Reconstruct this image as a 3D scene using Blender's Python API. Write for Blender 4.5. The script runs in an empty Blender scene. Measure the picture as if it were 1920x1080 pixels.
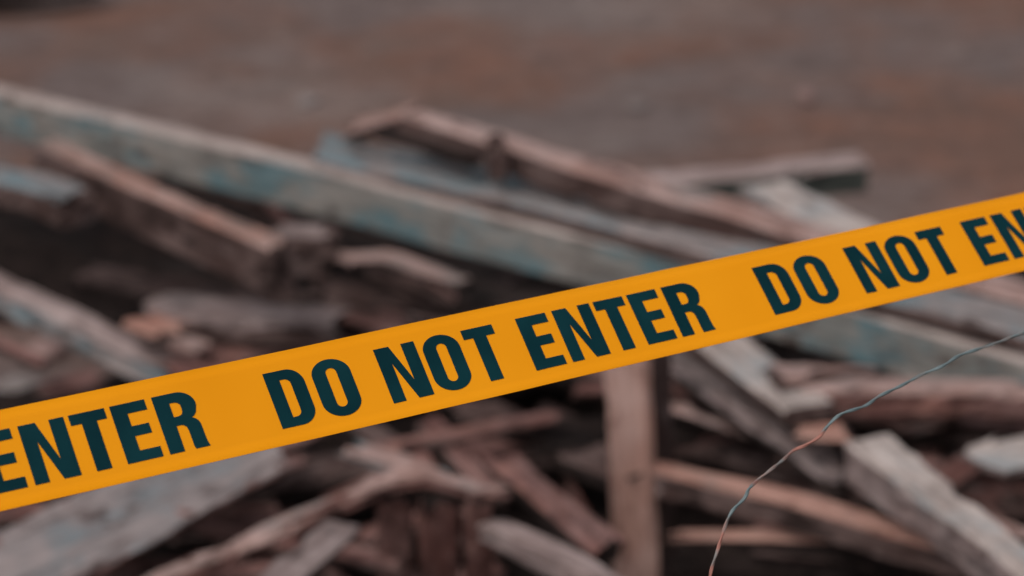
import bpy, bmesh, math, random
from mathutils import Vector, Matrix, noise
from mathutils.geometry import tessellate_polygon
from math import radians as R, sin, cos, pi
random.seed(7)
S = bpy.context.scene
COL = S.collection

# ------------------------------------------------------------ camera, sky, sun
CAM_Z, PITCH, LENS = 1.5, R(22), 85.0
cd = bpy.data.cameras.new('camera'); cam = bpy.data.objects.new('camera', cd); COL.objects.link(cam)
cam.location = (0, 0, CAM_Z); cam.rotation_euler = (R(90) - PITCH, 0, 0)
cd.lens = LENS; cd.sensor_width = 36; cd.clip_start = 0.05; cd.clip_end = 2000
cd.dof.use_dof = True; cd.dof.focus_distance = 1.31; cd.dof.aperture_fstop = 5.7
S.camera = cam

SUN_EL, SUN_AZ = R(52), R(-140)       # azimuth measured from +Y towards +X: the light comes from behind the camera, left
w = bpy.data.worlds.new('World'); S.world = w; w.use_nodes = True
nt = w.node_tree; nt.nodes.clear()
sky = nt.nodes.new('ShaderNodeTexSky'); sky.sky_type = 'NISHITA'; sky.sun_disc = False
sky.sun_elevation = SUN_EL; sky.sun_rotation = SUN_AZ; sky.dust_density = 4; sky.air_density = 1.0
hs = nt.nodes.new('ShaderNodeHueSaturation'); hs.inputs['Saturation'].default_value = 0.22
bg = nt.nodes.new('ShaderNodeBackground'); bg.inputs['Strength'].default_value = 0.11
out = nt.nodes.new('ShaderNodeOutputWorld')
nt.links.new(sky.outputs[0], hs.inputs['Color']); nt.links.new(hs.outputs[0], bg.inputs[0]); nt.links.new(bg.outputs[0], out.inputs[0])
sd = bpy.data.lights.new('sun', 'SUN'); sd.energy = 0.9; sd.angle = R(25); sd.color = (1, .95, .9)
sun = bpy.data.objects.new('sun', sd); COL.objects.link(sun)
sdir = Vector((sin(SUN_AZ) * cos(SUN_EL), cos(SUN_AZ) * cos(SUN_EL), sin(SUN_EL)))
sun.rotation_euler = sdir.to_track_quat('Z', 'Y').to_euler(); sun.location = sdir * 20
S.view_settings.view_transform = 'Standard'; S.view_settings.look = 'None'
S.view_settings.exposure = 0.28; S.view_settings.gamma = 1.0

# ------------------------------------------------------------ a view ray meets a height above the ground
RIGHT = Vector((1, 0, 0)); DOWN = Vector((0, -sin(PITCH), -cos(PITCH))); FWD = Vector((0, cos(PITCH), -sin(PITCH)))
FPX = LENS / 36 * 1920
def ray(px, py): return RIGHT * ((px - 960) / FPX) + DOWN * ((py - 540) / FPX) + FWD
def at(px, py, z):
    d = ray(px, py); t = (z - CAM_Z) / d.z
    return Vector((0, 0, CAM_Z)) + d * t
def atd(px, py, depth): return Vector((0, 0, CAM_Z)) + ray(px, py) * depth
def pix(p):
    q = p - Vector((0, 0, CAM_Z)); z = q.dot(FWD)
    return Vector((960 + FPX * q.dot(RIGHT) / z, 540 + FPX * q.dot(DOWN) / z))

# ------------------------------------------------------------ materials
def mat_base(name):
    m = bpy.data.materials.new(name); m.use_nodes = True
    n = m.node_tree.nodes; b = n['Principled BSDF']
    return m, m.node_tree, b
def node(t, kind, **kw):
    n = t.nodes.new(kind)
    for k, v in kw.items():
        if k in n.inputs: n.inputs[k].default_value = v
        else: setattr(n, k, v)
    return n
def ramp(t, src, stops):
    r = t.nodes.new('ShaderNodeValToRGB'); e = r.color_ramp.elements
    while len(e) < len(stops): e.new(.5)
    for q, (p, c) in zip(e, stops): q.position = p; q.color = (*c, 1) if len(c) == 3 else c
    t.links.new(src, r.inputs[0]); return r
def mix(t, fac, a, b, mode='MIX'):
    m = t.nodes.new('ShaderNodeMix'); m.data_type = 'RGBA'; m.blend_type = mode
    for i, v in ((0, fac), (6, a), (7, b)):
        if hasattr(v, 'links'): t.links.new(v, m.inputs[i])
        else: m.inputs[i].default_value = v if i == 0 else (*v, 1)
    return m.outputs[2]
def wood(name, base, alt, dark, patch=None, patch_amt=.5, dark_amt=.45, rough=.85):
    """weathered timber: long grain, broad stains, dark cracks and, if given, remains of another colour in patches"""
    m, t, b = mat_base(name)
    tc = node(t, 'ShaderNodeTexCoord'); oi = node(t, 'ShaderNodeObjectInfo')
    off = node(t, 'ShaderNodeVectorMath', operation='SCALE'); off.inputs[0].default_value = (37, 11, 23)
    t.links.new(oi.outputs['Random'], off.inputs['Scale'])
    add = node(t, 'ShaderNodeVectorMath', operation='ADD')
    t.links.new(tc.outputs['Object'], add.inputs[0]); t.links.new(off.outputs[0], add.inputs[1])
    def stretched(sx, sy, detail=4, rough_=.6):
        mp = node(t, 'ShaderNodeMapping'); mp.inputs['Scale'].default_value = (sx, sy, sy)
        t.links.new(add.outputs[0], mp.inputs[0])
        nz = node(t, 'ShaderNodeTexNoise', Scale=1.0, Detail=detail, Roughness=rough_)
        t.links.new(mp.outputs[0], nz.inputs['Vector']); return nz.outputs[0]
    grain = stretched(6, 110, 5); stain = stretched(9, 16, 6, .7); crack = stretched(4, 60, 3); blot = stretched(10, 17, 5, .7)
    c = mix(t, ramp(t, stain, [(.40, (0, 0, 0)), (.58, (1, 1, 1))]).outputs[0], tuple(x * .9 for x in base), tuple(x * 1.08 for x in alt))
    wear = stretched(13, 21, 6, .72)
    c = mix(t, ramp(t, wear, [(.53, (0, 0, 0)), (.63, (.62,) * 3)]).outputs[0], c, tuple(a_ * .35 + d_ * .65 for a_, d_ in zip(base, dark)))
    if patch:
        c = mix(t, ramp(t, blot, [(.62 - patch_amt * .25, (0, 0, 0)), (.72 - patch_amt * .25, (1, 1, 1))]).outputs[0], c, patch)
    g = ramp(t, grain, [(.28, (.8,) * 3), (.7, (1.12,) * 3)]).outputs[0]
    c = mix(t, 1.0, c, g, 'MULTIPLY')
    c = mix(t, ramp(t, crack, [(.28, (.9,) * 3), (.40, (0, 0, 0))]).outputs[0], c, dark)
    st2 = stretched(11, 26, 6, .7)
    sep = ramp(t, st2, [(.63 - dark_amt * .16, (0, 0, 0)), (.71 - dark_amt * .16, (.85,) * 3)]).outputs[0]
    c = mix(t, sep, c, dark)
    t.links.new(c, b.inputs['Base Color']); b.inputs['Roughness'].default_value = rough
    b.inputs['Specular IOR Level'].default_value = .07
    bp = node(t, 'ShaderNodeBump', Strength=.5, Distance=.004)
    t.links.new(grain, bp.inputs['Height']); t.links.new(bp.outputs[0], b.inputs['Normal'])
    return m
DK = (.02, .015, .014)
M = {
 'grey':   wood('grey_weathered_wood', (0.25, 0.1829, 0.1724), (0.32, 0.2471, 0.2353), (0.08, 0.0514, 0.04664), None, .5, .2),
 'teal':   wood('faded_teal_paint', (.165, .168, .16), (.20, .18, .165), (.06, .04, .034), (.10, .155, .17), .55, .4),
 'blue':   wood('bluish_grey_paint', (.185, .178, .18), (.24, .2, .192), (.055, .038, .035), (.14, .182, .20), .5, .45),
 'pink':   wood('pinkish_worn_wood', (0.29, 0.1759, 0.1521), (0.33, 0.2323, 0.2129), (0.07, 0.03756, 0.03245), (0.22, 0.1779, 0.1673), .3, .4),
 'orange': wood('orange_raw_wood', (0.32, 0.1581, 0.1237), (0.33, 0.1927, 0.1572), (0.08, 0.03558, 0.02839), (0.25, 0.1779, 0.1572), .25, .3),
 'brown':  wood('brown_rotten_wood', (0.059, 0.03499, 0.03111), (0.1003, 0.06765, 0.06222), (0.01652, 0.0105, 0.009572), (0.1711, 0.1259, 0.1197), .2, .6),  # brown wood, its colour also lowered to deepen shadow in the gaps
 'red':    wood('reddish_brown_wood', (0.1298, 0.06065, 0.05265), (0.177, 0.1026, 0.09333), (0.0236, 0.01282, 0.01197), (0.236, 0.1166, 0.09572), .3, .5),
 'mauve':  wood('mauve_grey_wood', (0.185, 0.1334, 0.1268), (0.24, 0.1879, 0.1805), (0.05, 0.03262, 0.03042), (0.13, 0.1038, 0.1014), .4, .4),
 'dark':   wood('dark_shaded_wood', (.016, .011, .010), (.027, .019, .0175), (.006, .005, .005), (.045, .032, .028), .1, .5),  # dark wood with the deep shade of gaps and undersides put into its colour
 'green':  wood('dark_greenish_wood', (.05, .054, .048), (.075, .076, .07), (.016, .016, .015), (.05, .065, .062), .4, .5),
 'post':   wood('pinkish_planed_wood', (0.36, 0.2075, 0.1703), (0.39, 0.257, 0.2251), (0.12, 0.06128, 0.0507), (0.31, 0.1729, 0.142), .35, .3),
 'worn':   wood('worn_orange_pink_wood', (0.3, 0.1631, 0.1318), (0.31, 0.2075, 0.1825), (0.07, 0.03954, 0.03346), (0.2, 0.1384, 0.1217), .45, .45),
 'ash':    wood('ash_grey_worn_board', (.20, .178, .178), (.255, .212, .206), (.06, .04, .037), (.165, .18, .19), .4, .4),
 'pale_edge': wood('pale_top_edge', (.33, .262, .24), (.37, .305, .282), (.10, .07, .062), (.29, .25, .235), .3, .12),  # paler wood for the top strip of the long beam
 'slat':   wood('reddish_slat_wood', (0.19, 0.08698, 0.07504), (0.23, 0.1334, 0.1196), (0.035, 0.01977, 0.01825), (0.12, 0.05931, 0.05273), .5, .5),
 'pale':   wood('pale_bleached_wood', (.37, .305, .28), (.42, .355, .33), (.10, .072, .064), (.29, .285, .285), .4, .3),
}

# ------------------------------------------------------------ object helpers
def tag(o, label=None, cat=None, group=None, kind=None):
    if label: o['label'] = label
    if cat: o['category'] = cat
    if group: o['group'] = group
    if kind: o['kind'] = kind
    return o
def link_mesh(name, verts, faces, mats, idx=None, mw=None, parent=None, smooth=False):
    """verts in world space; mw becomes the object's own frame"""
    me = bpy.data.meshes.new(name); mw = mw or Matrix.Identity(4); inv = mw.inverted()
    me.from_pydata([inv @ Vector(v) for v in verts], [], faces)
    for m in mats: me.materials.append(m)
    if idx:
        for p, i in zip(me.polygons, idx): p.material_index = i
    if smooth:
        for p in me.polygons: p.use_smooth = True
    me.update()
    o = bpy.data.objects.new(name, me); COL.objects.link(o)
    if parent: o.parent = parent; o.matrix_world = mw
    else: o.matrix_world = mw
    return o

def timber(name, pts, frames, W, H, mats, jag=(.012, .012), wob=.004, taper=(1, 1), seed=0, chip=.006, skew=(0, 0)):
    """one length of timber: rings of a chipped rectangular profile carried along pts; frames = (s, n) per point,
    the profile spans s in [0, W] and n in [-H, 0]"""
    rnd = random.Random(seed); so = Vector((seed * 3.17, seed * 1.31, seed * .77))
    # resample
    L = [0]
    for a, b in zip(pts, pts[1:]): L.append(L[-1] + (b - a).length)
    n = max(8, int(L[-1] / .022)); P = []; Fs = []; T = []
    for i in range(n + 1):
        d = L[-1] * i / n; k = 0
        while k < len(pts) - 2 and d > L[k + 1]: k += 1
        f = (d - L[k]) / max(1e-6, L[k + 1] - L[k])
        P.append(pts[k].lerp(pts[k + 1], f)); T.append(i / n)
        Fs.append((frames[k][0].lerp(frames[k + 1][0], f).normalized(), frames[k][1].lerp(frames[k + 1][1], f).normalized()))
    c = min(.006, W * .12, H * .2)
    prof = [(c, 0), (W * .35, 0), (W * .68, 0), (W - c, 0), (W, -c), (W, -H * .5), (W, -H + c), (W - c, -H), (W * .5, -H), (c, -H), (0, -H + c), (0, -H * .66), (0, -H * .33), (0, -c)]
    side = [0, 0, 0, 0, 1, 1, 1, 1, 1, 1, 1, 1, 1, 0]
    V = []; m = len(prof); ax = (pts[-1] - pts[0]).normalized()
    ja = [rnd.uniform(-1, 1) for _ in prof]; jb = [rnd.uniform(-1, 1) for _ in prof]
    for i, p in enumerate(P):
        s, nn = Fs[i]; tp = taper[0] + (taper[1] - taper[0]) * T[i]
        bend = noise.noise(Vector((T[i] * L[-1] * 1.7, 0, 0)) + so) * wob * 1.6
        for j, (a, b) in enumerate(prof):
            q = Vector((T[i] * L[-1] * 9, j * 1.9, 0)) + so
            d1 = noise.noise(q) * wob; d2 = noise.noise(q * 1.3 + Vector((9, 9, 9))) * wob
            ch = max(0, noise.noise(Vector((T[i] * L[-1] * 22, j * 3.1, 5)) + so) - .25) * chip * 2 if a in (c, W - c, 0, W) else 0
            aa = (a - W / 2) * tp + W / 2 + d1 + (ch if a < W / 2 else -ch) + bend
            bb = b * tp + d2 + (-ch if b > -H / 2 else ch) + bend
            v = p + s * aa + nn * bb
            if i < 4: v += ax * skew[0] * a / W * (1 - i / 4)
            if i > n - 4: v += ax * skew[1] * a / W * (1 - (n - i) / 4)
            if i == 0: v += ax * ja[j] * jag[0]
            if i == n: v += ax * jb[j] * jag[1]
            V.append(v)
    F = []; I = []
    for i in range(n):
        for j in range(m):
            k = (j + 1) % m
            F.append((i * m + j, i * m + k, (i + 1) * m + k, (i + 1) * m + j)); I.append(side[j])
    for base, st, sg in ((0, jag[0], -1), (n * m, jag[1], 1)):
        cen = sum((V[base + j] for j in range(m)), Vector()) / m + ax * rnd.uniform(-.5, .5) * st
        V.append(cen); ci = len(V) - 1
        for j in range(m):
            k = (j + 1) % m
            F.append((base + j, base + k, ci)); I.append(2 if len(mats) > 2 else 1)
    x = ax; s0 = Fs[0][0]; z = x.cross(s0).normalized(); y = z.cross(x).normalized()
    mw = Matrix((x, y, z)).transposed().to_4x4(); mw.translation = pts[0]
    o = link_mesh(name, V, F, mats, I, mw)
    bm = bmesh.new(); bm.from_mesh(o.data); bmesh.ops.recalc_face_normals(bm, faces=bm.faces); bm.to_mesh(o.data); bm.free()
    return o

def px_len(p, d, axis2):
    """pixels across the picture, square to axis2, of a unit step d at p"""
    e = (pix(p + d * .01) - pix(p)) * 100
    return abs(e.x * -axis2.y + e.y * axis2.x)
SEED = [10]
def plank(label, spec, Wpx, Hpx, top, side, roll=0, jag=(.016, .016), wob=.005, taper=(1, 1), name='plank', cat='plank', group=None, wmax=.2, hmax=.12, end=None, chip=.012, skew=(0, 0)):
    """spec: (px, py, z) of the front top arris at two or more points along the timber"""
    SEED[0] += 1
    pts = [at(*q) for q in spec]
    fr = []
    for i in range(len(pts)):
        u = (pts[min(i + 1, len(pts) - 1)] - pts[max(i - 1, 0)]).normalized()
        nn = (Vector((0, 0, 1)) - u * u.z).normalized(); s = nn.cross(u)
        if s.dot(ray(*spec[i][:2])) < 0: s = -s
        rot = Matrix.Rotation(R(roll) * (1 if u.cross(s).z < 0 else -1), 3, u)
        fr.append((rot @ s, rot @ nn))
    k = 0
    a2 = (pix(pts[1]) - pix(pts[0])).normalized()
    W = min(wmax, Wpx / max(1, px_len(pts[k], fr[k][0], a2))); H = min(hmax, Hpx / max(1, px_len(pts[k], fr[k][1], a2)))
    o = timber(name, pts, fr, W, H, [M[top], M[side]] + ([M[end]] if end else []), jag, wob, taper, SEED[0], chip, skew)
    tag(o, label, cat, group); return o
def upright(label, a, b, Wpx, depth, yaw, front, side, jag=(.01, .01), wob=.003, name='post', cat='post', group=None):
    """a, b = (px, py, z) of the middle of the front face at the foot and at the head"""
    SEED[0] += 1
    pts = [at(*a), at(*b)]; u = (pts[1] - pts[0]).normalized()
    nn = Matrix.Rotation(R(yaw), 3, 'Z') @ Vector((0, -1, 0)); nn = (nn - u * nn.dot(u)).normalized(); s = u.cross(nn).normalized()
    if s.x < 0: s = -s
    W = Wpx / max(1, px_len(pts[1], s, (pix(pts[1]) - pix(pts[0])).normalized()))
    pts = [p - s * W / 2 for p in pts]
    o = timber(name, pts, [(s, nn)] * 2, W, depth, [M[front], M[side]], jag, wob, (1, 1), SEED[0])
    return tag(o, label, cat, group)

# ------------------------------------------------------------ ground
def ground():
    m, t, b = mat_base('bare_earth')
    tc = node(t, 'ShaderNodeTexCoord')
    def nz(scale, detail=5, rough=.6, stretch=(1, 1, 1)):
        mp = node(t, 'ShaderNodeMapping'); mp.inputs['Scale'].default_value = stretch
        t.links.new(tc.outputs['Object'], mp.inputs[0])
        q = node(t, 'ShaderNodeTexNoise', Scale=scale, Detail=detail, Roughness=rough); t.links.new(mp.outputs[0], q.inputs[0]); return q.outputs[0]
    big = nz(1.7, 5, .55); mid = nz(4.2, 5, .6); fine = nz(45, 4, .7); grey = nz(1.1, 4, .55, (1, 1.3, 1))
    c = mix(t, ramp(t, mid, [(.35, (0, 0, 0)), (.65, (1, 1, 1))]).outputs[0], (.118, .07, .055), (.165, .084, .062))
    c = mix(t, ramp(t, big, [(.42, (0, 0, 0)), (.6, (1, 1, 1))]).outputs[0], c, (.128, .095, .089))
    c = mix(t, ramp(t, grey, [(.52, (0, 0, 0)), (.72, (.8,) * 3)]).outputs[0], c, (.185, .148, .138))
    mott = nz(13, 5, .7, (.7, 1.25, 1))
    c = mix(t, ramp(t, mott, [(.50, (0, 0, 0)), (.62, (.6,) * 3)]).outputs[0], c, (.085, .056, .049))
    mot2 = nz(8.5, 5, .7, (.8, 1.5, 1))
    c = mix(t, ramp(t, mot2, [(.54, (0, 0, 0)), (.68, (.55,) * 3)]).outputs[0], c, (.20, .15, .135))
    c = mix(t, 1.0, c, ramp(t, fine, [(.3, (.72,) * 3), (.7, (1.22,) * 3)]).outputs[0], 'MULTIPLY')
    t.links.new(c, b.inputs['Base Color']); b.inputs['Roughness'].default_value = .95; b.inputs['Specular IOR Level'].default_value = .15
    bp = node(t, 'ShaderNodeBump', Strength=.6, Distance=.012); t.links.new(fine, bp.inputs['Height']); t.links.new(bp.outputs[0], b.inputs['Normal'])
    xs = [-900, -300, -80, -25, -10, -6] + [-4 + .1 * i for i in range(81)] + [6, 10, 25, 80, 300, 900]
    ys = [-900, -300, -80, -20, -6, -2] + [.1 * i for i in range(5, 91)] + [11, 15, 25, 80, 300, 900]
    V = []
    for y in ys:
        for x in xs:
            h = 0
            if abs(x) < 4.5 and 0 < y < 9.5:
                h = .022 * noise.noise(Vector((x * 1.3, y * 1.3, 0))) + .010 * noise.noise(Vector((x * 4.5, y * 4.5, 3)))
            V.append((x, y, h))
    n = len(xs); F = [(j * n + i, j * n + i + 1, (j + 1) * n + i + 1, (j + 1) * n + i) for j in range(len(ys) - 1) for i in range(n - 1)]
    tag(link_mesh('ground', V, F, [m], smooth=True), kind='structure')
ground()

# near-black mound added under the heap to deepen the shade in its gaps
def shade_mound():
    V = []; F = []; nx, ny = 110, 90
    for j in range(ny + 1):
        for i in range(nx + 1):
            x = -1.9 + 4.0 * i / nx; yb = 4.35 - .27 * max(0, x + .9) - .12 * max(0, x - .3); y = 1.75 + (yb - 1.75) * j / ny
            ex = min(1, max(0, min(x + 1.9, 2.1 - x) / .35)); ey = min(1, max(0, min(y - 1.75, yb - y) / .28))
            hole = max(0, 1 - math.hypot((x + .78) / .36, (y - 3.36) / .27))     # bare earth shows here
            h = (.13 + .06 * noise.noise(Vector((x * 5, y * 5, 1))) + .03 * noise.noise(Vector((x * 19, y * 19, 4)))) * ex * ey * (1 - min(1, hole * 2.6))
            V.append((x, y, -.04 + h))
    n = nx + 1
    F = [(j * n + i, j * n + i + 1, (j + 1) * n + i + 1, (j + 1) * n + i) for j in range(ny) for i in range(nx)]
    tag(link_mesh('gap_shade_mound', V, F, [GAP_SHADE], smooth=True), 'dark mound added under the heap to deepen the shade between the planks', 'mound', kind='stuff')
GAP_SHADE = wood('gap_shade_dark', (.011, .0075, .007), (.02, .0135, .012), (.005, .004, .004), (.04, .025, .021), .1, .5)
shade_mound()

# ------------------------------------------------------------ the heap
G = 'old planks thrown in a heap'
def pk(label, spec, W, H, top, side, **k): return plank(label, spec, W, H, top, side, group=G, **k)
pk('longest beam with faded teal paint on its side, running right across the heap', [(-140, 140, .36), (0, 176, .36), (600, 318, .365), (950, 408, .365), (1300, 497, .365), (2000, 700, .36)], 17, 76, 'pale_edge', 'teal', hmax=.11, wmax=.09, end='brown', wob=.0018, chip=.004)
pk('flat bluish grey board lying just behind the long teal beam', [(590, 292, .375), (1080, 408, .39), (1250, 455, .395), (2000, 650, .39)], 52, 26, 'blue', 'brown', wmax=.17, jag=(.003, .02), wob=.002, chip=.004, skew=(-.07, 0))
pk('topmost pinkish grey plank with a dark face, left end broken off', [(752, 214, .455), (1100, 322, .45), (1520, 438, .42), (2000, 576, .40)], 24, 48, 'pink', 'brown', taper=(1, 1.5), hmax=.1, jag=(.012, .02), wob=.003)
pk('dark board end added as shade under the broken left end of the topmost plank', [(694, 248, .425), (880, 304, .425)], 14, 16, 'dark', 'dark', jag=(.02, .01))  # added board, its dark colour supplies the shade in this gap
pk('splintered beige stub poking out behind the left end of the topmost plank', [(650, 248, .40), (765, 216, .43)], 20, 20, 'pink', 'dark', jag=(.02, .01))
pk('board with pale top and dark teal face pointing right, at the far right', [(1200, 347, .24), (1630, 308, .25)], 26, 58, 'grey', 'green', hmax=.085, jag=(.01, .004), wob=.002)
pk('pale grey board lying across the dark teal faced board', [(1385, 350, .33), (1700, 500, .37)], 50, 16, 'pale', 'mauve', wmax=.13, jag=(.004, .01))
upright('small brown block wedged against the face of the topmost plank', (936, 340, .40), (936, 290, .458), 34, .03, 10, 'pink', 'brown', jag=(.004, .004), name='wood_block', cat='block')
pk('plank with raw orange top edge below the long teal beam, ending in mid heap', [(66, 268, .405), (200, 332, .405), (506, 468, .405)], 27, 76, 'worn', 'brown', hmax=.1, wob=.003)
pk('rounded bluish stub of timber at the left edge of the picture', [(-140, 310, .42), (30, 340, .42), (108, 372, .42)], 32, 55, 'blue', 'brown', jag=(.01, .008), wob=.003)
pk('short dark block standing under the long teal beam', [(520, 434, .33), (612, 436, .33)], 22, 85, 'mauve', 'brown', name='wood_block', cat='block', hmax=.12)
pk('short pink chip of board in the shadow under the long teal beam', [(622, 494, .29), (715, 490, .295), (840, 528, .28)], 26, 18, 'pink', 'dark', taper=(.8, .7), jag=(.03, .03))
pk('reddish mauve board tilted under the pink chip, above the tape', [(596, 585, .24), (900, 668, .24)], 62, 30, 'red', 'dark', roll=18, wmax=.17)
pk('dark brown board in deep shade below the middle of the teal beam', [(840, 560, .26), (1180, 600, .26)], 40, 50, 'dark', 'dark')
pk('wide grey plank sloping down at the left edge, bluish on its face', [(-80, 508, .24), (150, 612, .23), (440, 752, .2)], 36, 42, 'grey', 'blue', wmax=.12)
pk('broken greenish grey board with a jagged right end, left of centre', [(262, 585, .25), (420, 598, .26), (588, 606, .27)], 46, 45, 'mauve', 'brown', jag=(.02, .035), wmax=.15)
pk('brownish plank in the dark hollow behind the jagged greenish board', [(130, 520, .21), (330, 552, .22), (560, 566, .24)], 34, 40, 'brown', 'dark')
pk('pink broken chunk at the left end of the jagged greenish board', [(240, 610, .26), (300, 632, .26)], 42, 28, 'orange', 'brown', jag=(.02, .02), name='wood_chunk', cat='wood chunk')
pk('small pink chunk just above the tape below the jagged board', [(312, 648, .25), (368, 660, .25)], 22, 25, 'pink', 'red', jag=(.015, .015), name='wood_chunk', cat='wood chunk')
pk('dim reddish board half behind the tape left of centre', [(400, 668, .22), (700, 640, .22)], 40, 40, 'red', 'brown')
# below the tape, left to right
pk('broad bluish grey board along the lower left edge of the tape', [(60, 1116, .29), (320, 992, .29), (548, 868, .29)], 148, 12, 'ash', 'red', wmax=.2, jag=(.01, .03))
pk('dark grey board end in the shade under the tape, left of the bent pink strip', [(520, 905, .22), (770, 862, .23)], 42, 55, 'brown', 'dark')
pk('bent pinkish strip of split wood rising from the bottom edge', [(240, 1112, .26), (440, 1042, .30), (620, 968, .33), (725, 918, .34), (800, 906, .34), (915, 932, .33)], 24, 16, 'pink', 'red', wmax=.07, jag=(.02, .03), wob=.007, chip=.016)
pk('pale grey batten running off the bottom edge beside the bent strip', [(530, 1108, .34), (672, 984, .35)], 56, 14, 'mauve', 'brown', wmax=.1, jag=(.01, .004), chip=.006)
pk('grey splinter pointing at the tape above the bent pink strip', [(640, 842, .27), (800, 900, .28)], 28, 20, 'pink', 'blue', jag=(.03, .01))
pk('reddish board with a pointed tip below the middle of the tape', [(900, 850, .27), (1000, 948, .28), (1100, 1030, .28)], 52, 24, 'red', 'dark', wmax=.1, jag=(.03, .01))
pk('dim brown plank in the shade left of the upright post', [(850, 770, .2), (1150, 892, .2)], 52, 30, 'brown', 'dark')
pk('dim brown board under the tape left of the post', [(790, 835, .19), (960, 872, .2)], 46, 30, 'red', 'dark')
pk('straight pale pink plank sloping into the foot of the post', [(905, 985, .29), (1190, 1122, .28)], 34, 32, 'grey', 'mauve', wmax=.1)
for label, x, wpx, f in (('left of three reddish slats standing at the bottom edge', 742, 66, 'slat'),
                         ('widest middle slat of three standing at the bottom edge', 818, 74, 'slat'),
                         ('right of three reddish slats standing at the bottom edge', 896, 56, 'slat')):
    upright(label, (x + 8, 1240, .05), (x, 945, .32), wpx, .02, 4, f, 'dark', name='slat', cat='slat', group='slats standing at the bottom edge')
post = upright('upright pinkish post with a dark right side, standing in front of the heap', (1195, 1225, .0), (1170, 650, .42), 88, .062, -30, 'post', 'brown', wob=.003)  # darker wood on the right side carries the shade of that face
def nail(parent, pxs, r):
    P = [atd(*q) for q in pxs]; V = []; F = []
    for i, p in enumerate(P):
        t_ = (P[min(i + 1, len(P) - 1)] - P[max(i - 1, 0)]).normalized(); a = t_.cross(Vector((0, .3, 1))).normalized(); b = t_.cross(a)
        for k in range(8): V.append(p + (a * cos(k * pi / 4) + b * sin(k * pi / 4)) * r * (2.2 if i == 0 else 1))
    for i in range(len(P) - 1):
        for k in range(8): F.append((i * 8 + k, i * 8 + (k + 1) % 8, i * 8 + 8 + (k + 1) % 8, i * 8 + 8 + k))
    F += [list(range(8)), [len(V) - 1 - k for k in range(8)]]
    m_, t_, b_ = mat_base('rusted_iron'); q_ = node(t_, 'ShaderNodeTexNoise', Scale=90, Detail=3)
    t_.links.new(ramp(t_, q_.outputs[0], [(.4, (.03, .02, .017)), (.7, (.07, .035, .025))]).outputs[0], b_.inputs['Base Color']); b_.inputs['Roughness'].default_value = .8
    return link_mesh('nail', V, F, [m_], None, Matrix.Translation(P[0]), parent, smooth=True)
bpy.context.view_layer.update()
dp = (at(1188, 890, .252) - cam.location).dot(FWD)
nail(post, [(1180, 898, dp - .012), (1184, 896, dp - .010), (1200, 889, dp - .008), (1222, 885, dp - .012), (1246, 884, dp - .02)], .0022)
# right of the post
pk('broad pale board with a square cut end right of the post', [(1240, 592, .31), (1470, 768, .33)], 66, 24, 'pale', 'brown', wmax=.12, jag=(.01, .002), wob=.002, chip=.003)
pk('mauve grey plank parallel to the pale square cut board', [(1230, 668, .27), (1400, 790, .27), (1560, 905, .26)], 48, 24, 'mauve', 'dark', wmax=.11)
pk('thin pinkish lath in the shade beside the post', [(1240, 765, .24), (1435, 834, .24)], 20, 12, 'pink', 'dark', jag=(.01, .03))
pk('flat pinkish wedge of wood beside the square cut end of the pale board', [(1480, 716, .34), (1640, 708, .335)], 42, 14, 'pink', 'brown', taper=(1, .3), wmax=.13)
pk('pinkish plank running level to the right edge, its face dark brown', [(1500, 732, .33), (1700, 735, .33), (2300, 744, .33)], 26, 54, 'pink', 'red', jag=(.015, .01), wob=.003)
pk('small orange tipped chunk behind the thin wire', [(1505, 818, .31), (1590, 822, .31)], 26, 22, 'orange', 'brown', name='wood_chunk', cat='wood chunk', jag=(.012, .012))
pk('small pink bit of wood in the dark hollow at right', [(1690, 812, .25), (1760, 806, .25)], 16, 16, 'pink', 'dark', name='wood_chunk', cat='wood chunk', jag=(.012, .012))
pk('orange topped plank between the post and the wire', [(1225, 884, .29), (1450, 938, .29), (1800, 1036, .28)], 27, 50, 'orange', 'brown', wob=.003)
pk('dark faced plank with a pink upper edge at the bottom, right of the post', [(1270, 1004, .24), (1740, 1020, .24)], 20, 70, 'orange', 'dark')
pk('large pale beam with a chipped edge running off the lower right corner', [(1585, 826, .36), (1700, 916, .365), (1800, 996, .37), (1900, 1083, .37), (2000, 1170, .37)], 66, 70, 'pale', 'mauve', wmax=.12, hmax=.09, jag=(.006, .01), wob=.005, taper=(1, .62))
pk('pale bluish board end at the right edge, above the large chipped beam', [(1796, 852, .31), (1880, 886, .31), (2040, 850, .31)], 58, 14, 'pale', 'brown', jag=(.006, .01), wmax=.15, chip=.004, wob=.003)
pk('thin pink lath at the right edge below the bluish board end', [(1822, 966, .24), (1980, 1022, .24)], 16, 14, 'pink', 'dark')
pk('narrow mauve splinter leaning against the chipped beam', [(1660, 960, .27), (1690, 1012, .26)], 22, 12, 'mauve', 'dark', name='splinter', cat='splinter', jag=(.02, .02))
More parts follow.
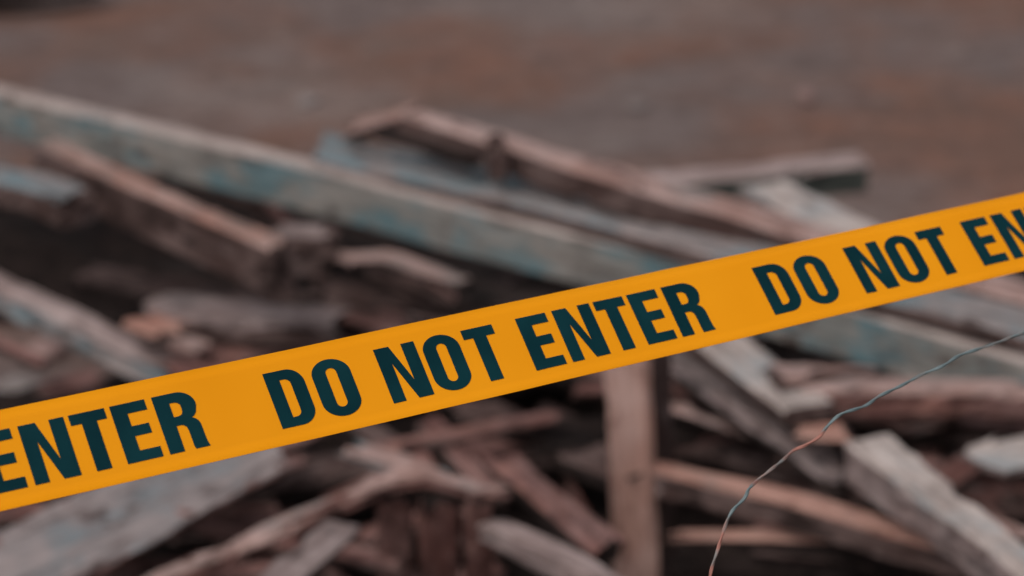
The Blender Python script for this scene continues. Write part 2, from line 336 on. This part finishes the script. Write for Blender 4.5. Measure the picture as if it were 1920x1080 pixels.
# low planks that only show between the others, and the splinters that fill the gaps
rf = random.Random(3)
def loose(k, n, zr, lr, wr, tr, kinds, sp, label, name, cat, group, box=None):
    cx = -1.25 + 2.6 * ((k * .6180 + .07) % 1); f = (k * .3819 + .2) % 1
    cy = 1.95 + f ** 1.15 * (1.62 - .35 * max(0, cx) + .25 * max(0, -cx - .2))
    if box: cx = box[0] + (box[1] - box[0]) * ((k * .618 + .31) % 1); cy = box[2] + (box[3] - box[2]) * ((k * .3819 + .1) % 1)
    big = lr[1] > .3
    if math.hypot((cx + .80) / (.62 if big else .4), (cy - 3.36) / (.5 if big else .34)) < 1: return
    a = R(rf.uniform(*sp)); l = rf.uniform(*lr); z = rf.uniform(*zr); sl = rf.uniform(-.25, .25) * l
    d = Vector((cos(a), sin(a), 0))
    A = Vector((cx, cy, z - sl)) - d * l; B = Vector((cx, cy, z + sl)) + d * l
    if any(abs(A.lerp(B, q / 8).x - .13) < .13 and A.lerp(B, q / 8).y < 2.62 for q in range(9)): return
    u = (B - A).normalized(); nn = Matrix.Rotation(R(rf.uniform(-25, 25)), 3, u) @ (Vector((0, 0, 1)) - u * u.z).normalized(); s = nn.cross(u)
    SEED[0] += 1; m1 = rf.choice(kinds)
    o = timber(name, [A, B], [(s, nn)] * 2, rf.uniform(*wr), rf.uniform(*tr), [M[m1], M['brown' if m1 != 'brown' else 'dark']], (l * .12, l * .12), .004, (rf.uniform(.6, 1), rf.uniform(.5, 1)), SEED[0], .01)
    tag(o, label, cat, group)
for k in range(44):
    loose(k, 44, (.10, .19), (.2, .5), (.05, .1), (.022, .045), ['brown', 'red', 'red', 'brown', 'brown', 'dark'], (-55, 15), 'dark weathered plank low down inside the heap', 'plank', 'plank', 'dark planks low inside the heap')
for k in range(210):
    loose(k * 1.37 + .3, 150, (.12, .26), (.035, .13), (.014, .045), (.008, .022), ['red', 'red', 'brown', 'slat', 'pink', 'brown', 'orange'], (-75, 60), 'small reddish brown splinter caught between the planks of the heap', 'splinter', 'splinter', 'small splinters between the planks')

for k in range(80):
    bx = (-.62, .02, 2.28, 2.72) if k < 46 else (.2, .85, 2.2, 2.9)
    loose(k * 1.11, 0, (.13, .24), (.05, .15), (.02, .05), (.008, .022), ['red', 'slat', 'brown', 'red', 'slat'], (-70, 45), 'small reddish brown splinter caught between the planks of the heap', 'splinter', 'splinter', 'small splinters between the planks', bx)

# ------------------------------------------------------------ things on the bare ground
def stone(label, px, py, r, col, flat=.6, group='pale stones on the bare ground'):
    SEED[0] += 1; p = at(px, py, 0); bm = bmesh.new(); bmesh.ops.create_icosphere(bm, subdivisions=3, radius=r)
    o_ = Vector((SEED[0] * 2.3, 1, 5))
    for v in bm.verts:
        v.co *= 1 + .28 * noise.noise(v.co / r * 1.1 + o_) + .1 * noise.noise(v.co / r * 3 + o_); v.co.z *= flat; v.co.x *= 1.25
    me = bpy.data.meshes.new('stone'); bm.to_mesh(me); bm.free(); me.materials.append(col)
    ob = bpy.data.objects.new('stone', me); COL.objects.link(ob); ob.location = (p.x, p.y, r * flat * .55); ob.rotation_euler = (0, 0, SEED[0])
    tag(ob, label, 'stone', group)
def stone_mat(name, c):
    m, t, b = mat_base(name); tc = node(t, 'ShaderNodeTexCoord'); q = node(t, 'ShaderNodeTexNoise', Scale=60, Detail=6); t.links.new(tc.outputs['Object'], q.inputs[0])
    t.links.new(ramp(t, q.outputs[0], [(.3, tuple(x * .6 for x in c)), (.7, c)]).outputs[0], b.inputs['Base Color']); b.inputs['Roughness'].default_value = .9
    return m
SG = stone_mat('pale_stone', (.24, .2, .19)); SE = stone_mat('earthy_stone', (.19, .15, .14)); SR = stone_mat('reddish_stone', (.27, .17, .155))
stone('pale stone on the bare ground above the left end of the bluish board', 578, 198, .022, SG)
stone('pinkish stone on the bare ground at upper right', 1512, 186, .018, SR, .8)
stone('light stone on the earth at the left edge, under the wide grey plank', 88, 668, .026, SR)
stone('grey stone just above the tape at the left edge', 40, 742, .03, SG)
stone('flat pale stone on the bare ground, right of the topmost plank end', 1195, 196, .024, SE, .18)
o = plank('dark shape on the ground at the top left corner, built as a timber', [(-160, 2, .05), (100, -6, .05), (185, -12, .05)], 30, 24, 'dark', 'dark', name='timber', cat='timber', taper=(1, .6))  # unidentified dark shape, modelled as a tapering timber

# ------------------------------------------------------------ barrier tape
TC = [Vector(c) for c in ((-.16895972678, .10407281030, 1.78127404845), (.38326145771, -.08105778202, .18142072627), (-.00044728734, -.000783317, .0013869026))]
TW = [Vector(c) for c in ((-.01691104581, -.04007206917, .01761776795), (-.0009206990, .0013768271, .0020805369), (.00013037836, .00034509573, .0000680258))]
PC = 9.1996          # one repeat of the words, in letter heights
def tape(u, v, lift=0):
    """u counts repeats of the words along the tape, v letter heights above the base line"""
    uc = max(-.75, min(1.35, u)); e = u - uc
    c = TC[0] + TC[1] * uc + TC[2] * uc * uc + (TC[1] + TC[2] * 2 * uc) * e
    wv = TW[0] + TW[1] * uc + TW[2] * uc * uc
    n = (TC[1] + TC[2] * 2 * uc).cross(wv).normalized()
    if n.z > 0: n = -n
    rip = .0011 * noise.noise(Vector((u * 3.1, v * .5, 2))) + .0004 * noise.noise(Vector((u * 9, v * 1.6, 7)))
    p = (c + wv * v + n * (rip + lift / NEAR)) * NEAR
    return Vector((0, 0, CAM_Z)) + RIGHT * p.x + DOWN * p.y + FWD * p.z
NEAR = .72         # a 54 mm wide tape
VT, VB = 1.3262, -.2760
def build_tape():
    m, t, b = mat_base('golden_yellow_plastic')
    tc = node(t, 'ShaderNodeTexCoord'); q = node(t, 'ShaderNodeTexNoise', Scale=9, Detail=3); t.links.new(tc.outputs['Object'], q.inputs[0])
    t.links.new(ramp(t, q.outputs[0], [(.3, (.70, .252, .003)), (.7, (.75, .280, .005))]).outputs[0], b.inputs['Base Color'])
    b.inputs['Roughness'].default_value = .5; b.inputs['Specular IOR Level'].default_value = .08
    u0, u1, nu, nv = -4.2, 5.1, 560, 8; V = []; F = []
    for k, lift in enumerate((0, -.0003)):
        for i in range(nu + 1):
            for j in range(nv + 1): V.append(tape(u0 + (u1 - u0) * i / nu, VB + (VT - VB) * j / nv, lift))
    n = nv + 1; B = (nu + 1) * n
    for i in range(nu):
        for j in range(nv):
            a = i * n + j; F.append((a, a + n, a + n + 1, a + 1)); F.append((B + a, B + a + 1, B + a + n + 1, B + a + n))
        for j in (0, nv):
            a = i * n + j; F.append((a, a + n, B + a + n, B + a))
    for i in (0, nu):
        for j in range(nv):
            a = i * n + j; F.append((a, a + 1, B + a + 1, B + a))
    mw = Matrix.Translation(tape(.4, .5))
    to = bpy.data.objects.new('barrier_tape', None); COL.objects.link(to); to.matrix_world = mw; to.empty_display_size = .05
    bpy.context.view_layer.update()
    link_mesh('tape_band', V, F, [m], None, mw, to, smooth=True)
    tag(to, 'yellow orange plastic barrier tape reading DO NOT ENTER stretched across in front of the heap', 'barrier tape')
    mi, t, b = mat_base('dark_teal_ink')
    tc = node(t, 'ShaderNodeTexCoord'); q = node(t, 'ShaderNodeTexNoise', Scale=25, Detail=4); t.links.new(tc.outputs['Object'], q.inputs[0])
    t.links.new(ramp(t, q.outputs[0], [(.35, (.0016, .021, .027)), (.7, (.0035, .032, .039))]).outputs[0], b.inputs['Base Color'])
    b.inputs['Roughness'].default_value = .5; b.inputs['Specular IOR Level'].default_value = .06
    # letter outlines, in letter heights
    def arc(cx, cy, rx, ry, a0, a1, n=10): return [(cx + rx * cos(R(a0 + (a1 - a0) * i / n)), cy + ry * sin(R(a0 + (a1 - a0) * i / n))) for i in range(n + 1)]
    def rrect(x0, x1, y0, y1, rx, ry): return arc(x1 - rx, y1 - ry, rx, ry, 90, 0) + arc(x1 - rx, y0 + ry, rx, ry, 0, -90) + arc(x0 + rx, y0 + ry, rx, ry, -90, -180) + arc(x0 + rx, y1 - ry, rx, ry, 180, 90)
    Dl = [[(0, 1)] + [(.36, 1)] + arc(.36, .73, .275, .27, 85, 0) + arc(.36, .27, .275, .27, 0, -85) + [(.36, 0), (0, 0)],
          [(.235, .835), (.30, .835)] + arc(.30, .74, .10, .095, 80, 0) + arc(.30, .255, .10, .095, 0, -80) + [(.30, .16), (.235, .16)]]
    Ol = [rrect(0, .658, -.015, 1.015, .329, .27), rrect(.24, .421, .148, .852, .0905, .085)]
    Nl = [[(0, 1), (.272, 1), (.487, .33), (.487, 1), (.72, 1), (.72, 0), (.452, 0), (.225, .685), (.225, 0), (0, 0)]]
    Tl = [[(0, 1), (.575, 1), (.575, .82), (.41, .82), (.41, 0), (.17, 0), (.17, .82), (0, .82)]]
    El = [[(0, 1), (.565, 1), (.565, .822), (.245, .822), (.245, .602), (.52, .602), (.52, .428), (.245, .428), (.245, .178), (.57, .178), (.57, 0), (0, 0)]]
    Rl = [[(0, 1), (.36, 1)] + arc(.38, .765, .278, .235, 88, -20, 12) + [(.615, .61), (.575, .56), (.525, .53), (.575, .50), (.61, .455), (.628, .39), (.632, .15), (.64, .06), (.658, 0), (.42, 0), (.408, .06), (.405, .32), (.392, .39), (.355, .43), (.31, .44), (.24, .44), (.24, 0), (0, 0)],
          [(.248, .835), (.33, .835), (.375, .82), (.405, .785), (.413, .72), (.405, .65), (.378, .61), (.33, .594), (.248, .594)]]
    WORDS = ((Dl, 0), (Ol, .772), (Nl, 1.923), (Ol, 2.735), (Tl, 3.50), (El, 4.516), (Nl, 5.203), (Tl, 5.998), (El, 6.657), (Rl, 7.337))
    for rep in range(-4, 5):
        bm = bmesh.new()
        for shape, x0 in WORDS:
            loops = [[Vector((x + x0, y, 0)) for x, y in lp] for lp in shape]
            flat = [p for lp in loops for p in lp]
            vs = [bm.verts.new(p) for p in flat]
            for tri in tessellate_polygon(loops):
                try: bm.faces.new([vs[i] for i in tri])
                except ValueError: pass
        for k in range(1, 50):
            bmesh.ops.bisect_plane(bm, geom=bm.verts[:] + bm.edges[:] + bm.faces[:], plane_co=(k * .165, 0, 0), plane_no=(1, 0, 0))
        for y in (.2, .4, .6, .8):
            bmesh.ops.bisect_plane(bm, geom=bm.verts[:] + bm.edges[:] + bm.faces[:], plane_co=(0, y, 0), plane_no=(0, 1, 0))
        for f in bm.faces:
            f.smooth = True
        bm.verts.index_update()
        V = [tape(rep + v.co.x / PC, v.co.y, .00035) for v in bm.verts]; F = [[v.index for v in f.verts] for f in bm.faces]; bm.free()
        o = link_mesh('lettering', V, F, [mi], None, mw, to)
build_tape()

# ------------------------------------------------------------ rusty wire
def build_wire():
    pts = [(2300, 560, 2.10), (2120, 575, 2.05), (1990, 600, 2.0), (1925, 622, 1.98), (1860, 646, 1.96), (1800, 666, 1.95), (1770, 685, 1.94), (1730, 702, 1.94), (1690, 723, 1.93), (1650, 742, 1.92), (1622, 761, 1.91),
           (1580, 775, 1.9), (1560, 790, 1.9), (1546, 806, 1.9), (1535, 820, 1.9), (1510, 835, 1.9), (1487, 845, 1.9), (1470, 861, 1.89), (1445, 881, 1.88), (1420, 901, 1.88), (1404, 917, 1.87),
           (1396, 934, 1.87), (1373, 958, 1.86), (1360, 985, 1.86), (1346, 1030, 1.85), (1336, 1060, 1.85), (1331, 1085, 1.85), (1325, 1150, 1.86), (1325, 1300, 1.9), (1345, 1500, 1.98), (1400, 1740, 2.05)]
    P = [atd(x, y, d * NEAR) for x, y, d in pts]
    # Catmull-Rom
    C = []
    for i in range(len(P) - 1):
        a, b, c, d = P[max(0, i - 1)], P[i], P[i + 1], P[min(len(P) - 1, i + 2)]
        n = max(3, int((c - b).length / .003))
        for k in range(n):
            t = k / n; C.append(.5 * (2 * b + (c - a) * t + (2 * a - 5 * b + 4 * c - d) * t * t + (3 * b - a - 3 * c + d) * t ** 3))
    C.append(P[-1])
    V = []; F = []; r, hr = .00068, .00036; ph = 0; nseg = 7
    rings = [[], []]
    for i, p in enumerate(C):
        tdir = (C[min(i + 1, len(C) - 1)] - C[max(i - 1, 0)]).normalized()
        a = tdir.orthogonal() if False else tdir.cross(Vector((.3, 1, .2))).normalized(); b = tdir.cross(a)
        if i: ph += (p - C[i - 1]).length / .026 * 2 * pi
        for s in (0, 1):
            q = p + (a * cos(ph + pi * s) + b * sin(ph + pi * s)) * hr
            base = len(V)
            for k in range(nseg): V.append(q + (a * cos(2 * pi * k / nseg) + b * sin(2 * pi * k / nseg)) * r)
            rings[s].append(base)
    for s in (0, 1):
        for r0, r1 in zip(rings[s], rings[s][1:]):
            for k in range(nseg): F.append((r0 + k, r0 + (k + 1) % nseg, r1 + (k + 1) % nseg, r1 + k))
        F.append([rings[s][0] + k for k in range(nseg)][::-1]); F.append([rings[s][-1] + k for k in range(nseg)])
    m, t, b = mat_base('rusting_galvanised_wire')
    tc = node(t, 'ShaderNodeTexCoord'); q = node(t, 'ShaderNodeTexNoise', Scale=34, Detail=3, Roughness=.6); t.links.new(tc.outputs['Object'], q.inputs[0])
    sx = node(t, 'ShaderNodeSeparateXYZ'); t.links.new(tc.outputs['Object'], sx.inputs[0])
    low = node(t, 'ShaderNodeMath', operation='MULTIPLY_ADD'); low.inputs[1].default_value = -2.4; t.links.new(sx.outputs['Z'], low.inputs[0]); t.links.new(q.outputs[0], low.inputs[2])   # the lower end stands wetter and rusts more
    t.links.new(ramp(t, low.outputs[0], [(.46, (.12, .16, .168)), (.53, (.17, .145, .135)), (.60, (.28, .115, .088))]).outputs[0], b.inputs['Base Color'])
    b.inputs['Roughness'].default_value = .6; b.inputs['Metallic'].default_value = .15
    tag(link_mesh('wire', V, F, [m], None, Matrix.Translation(P[13]), smooth=True), 'thin twisted wire, part rusty, curving down at the lower right', 'wire')
build_wire()
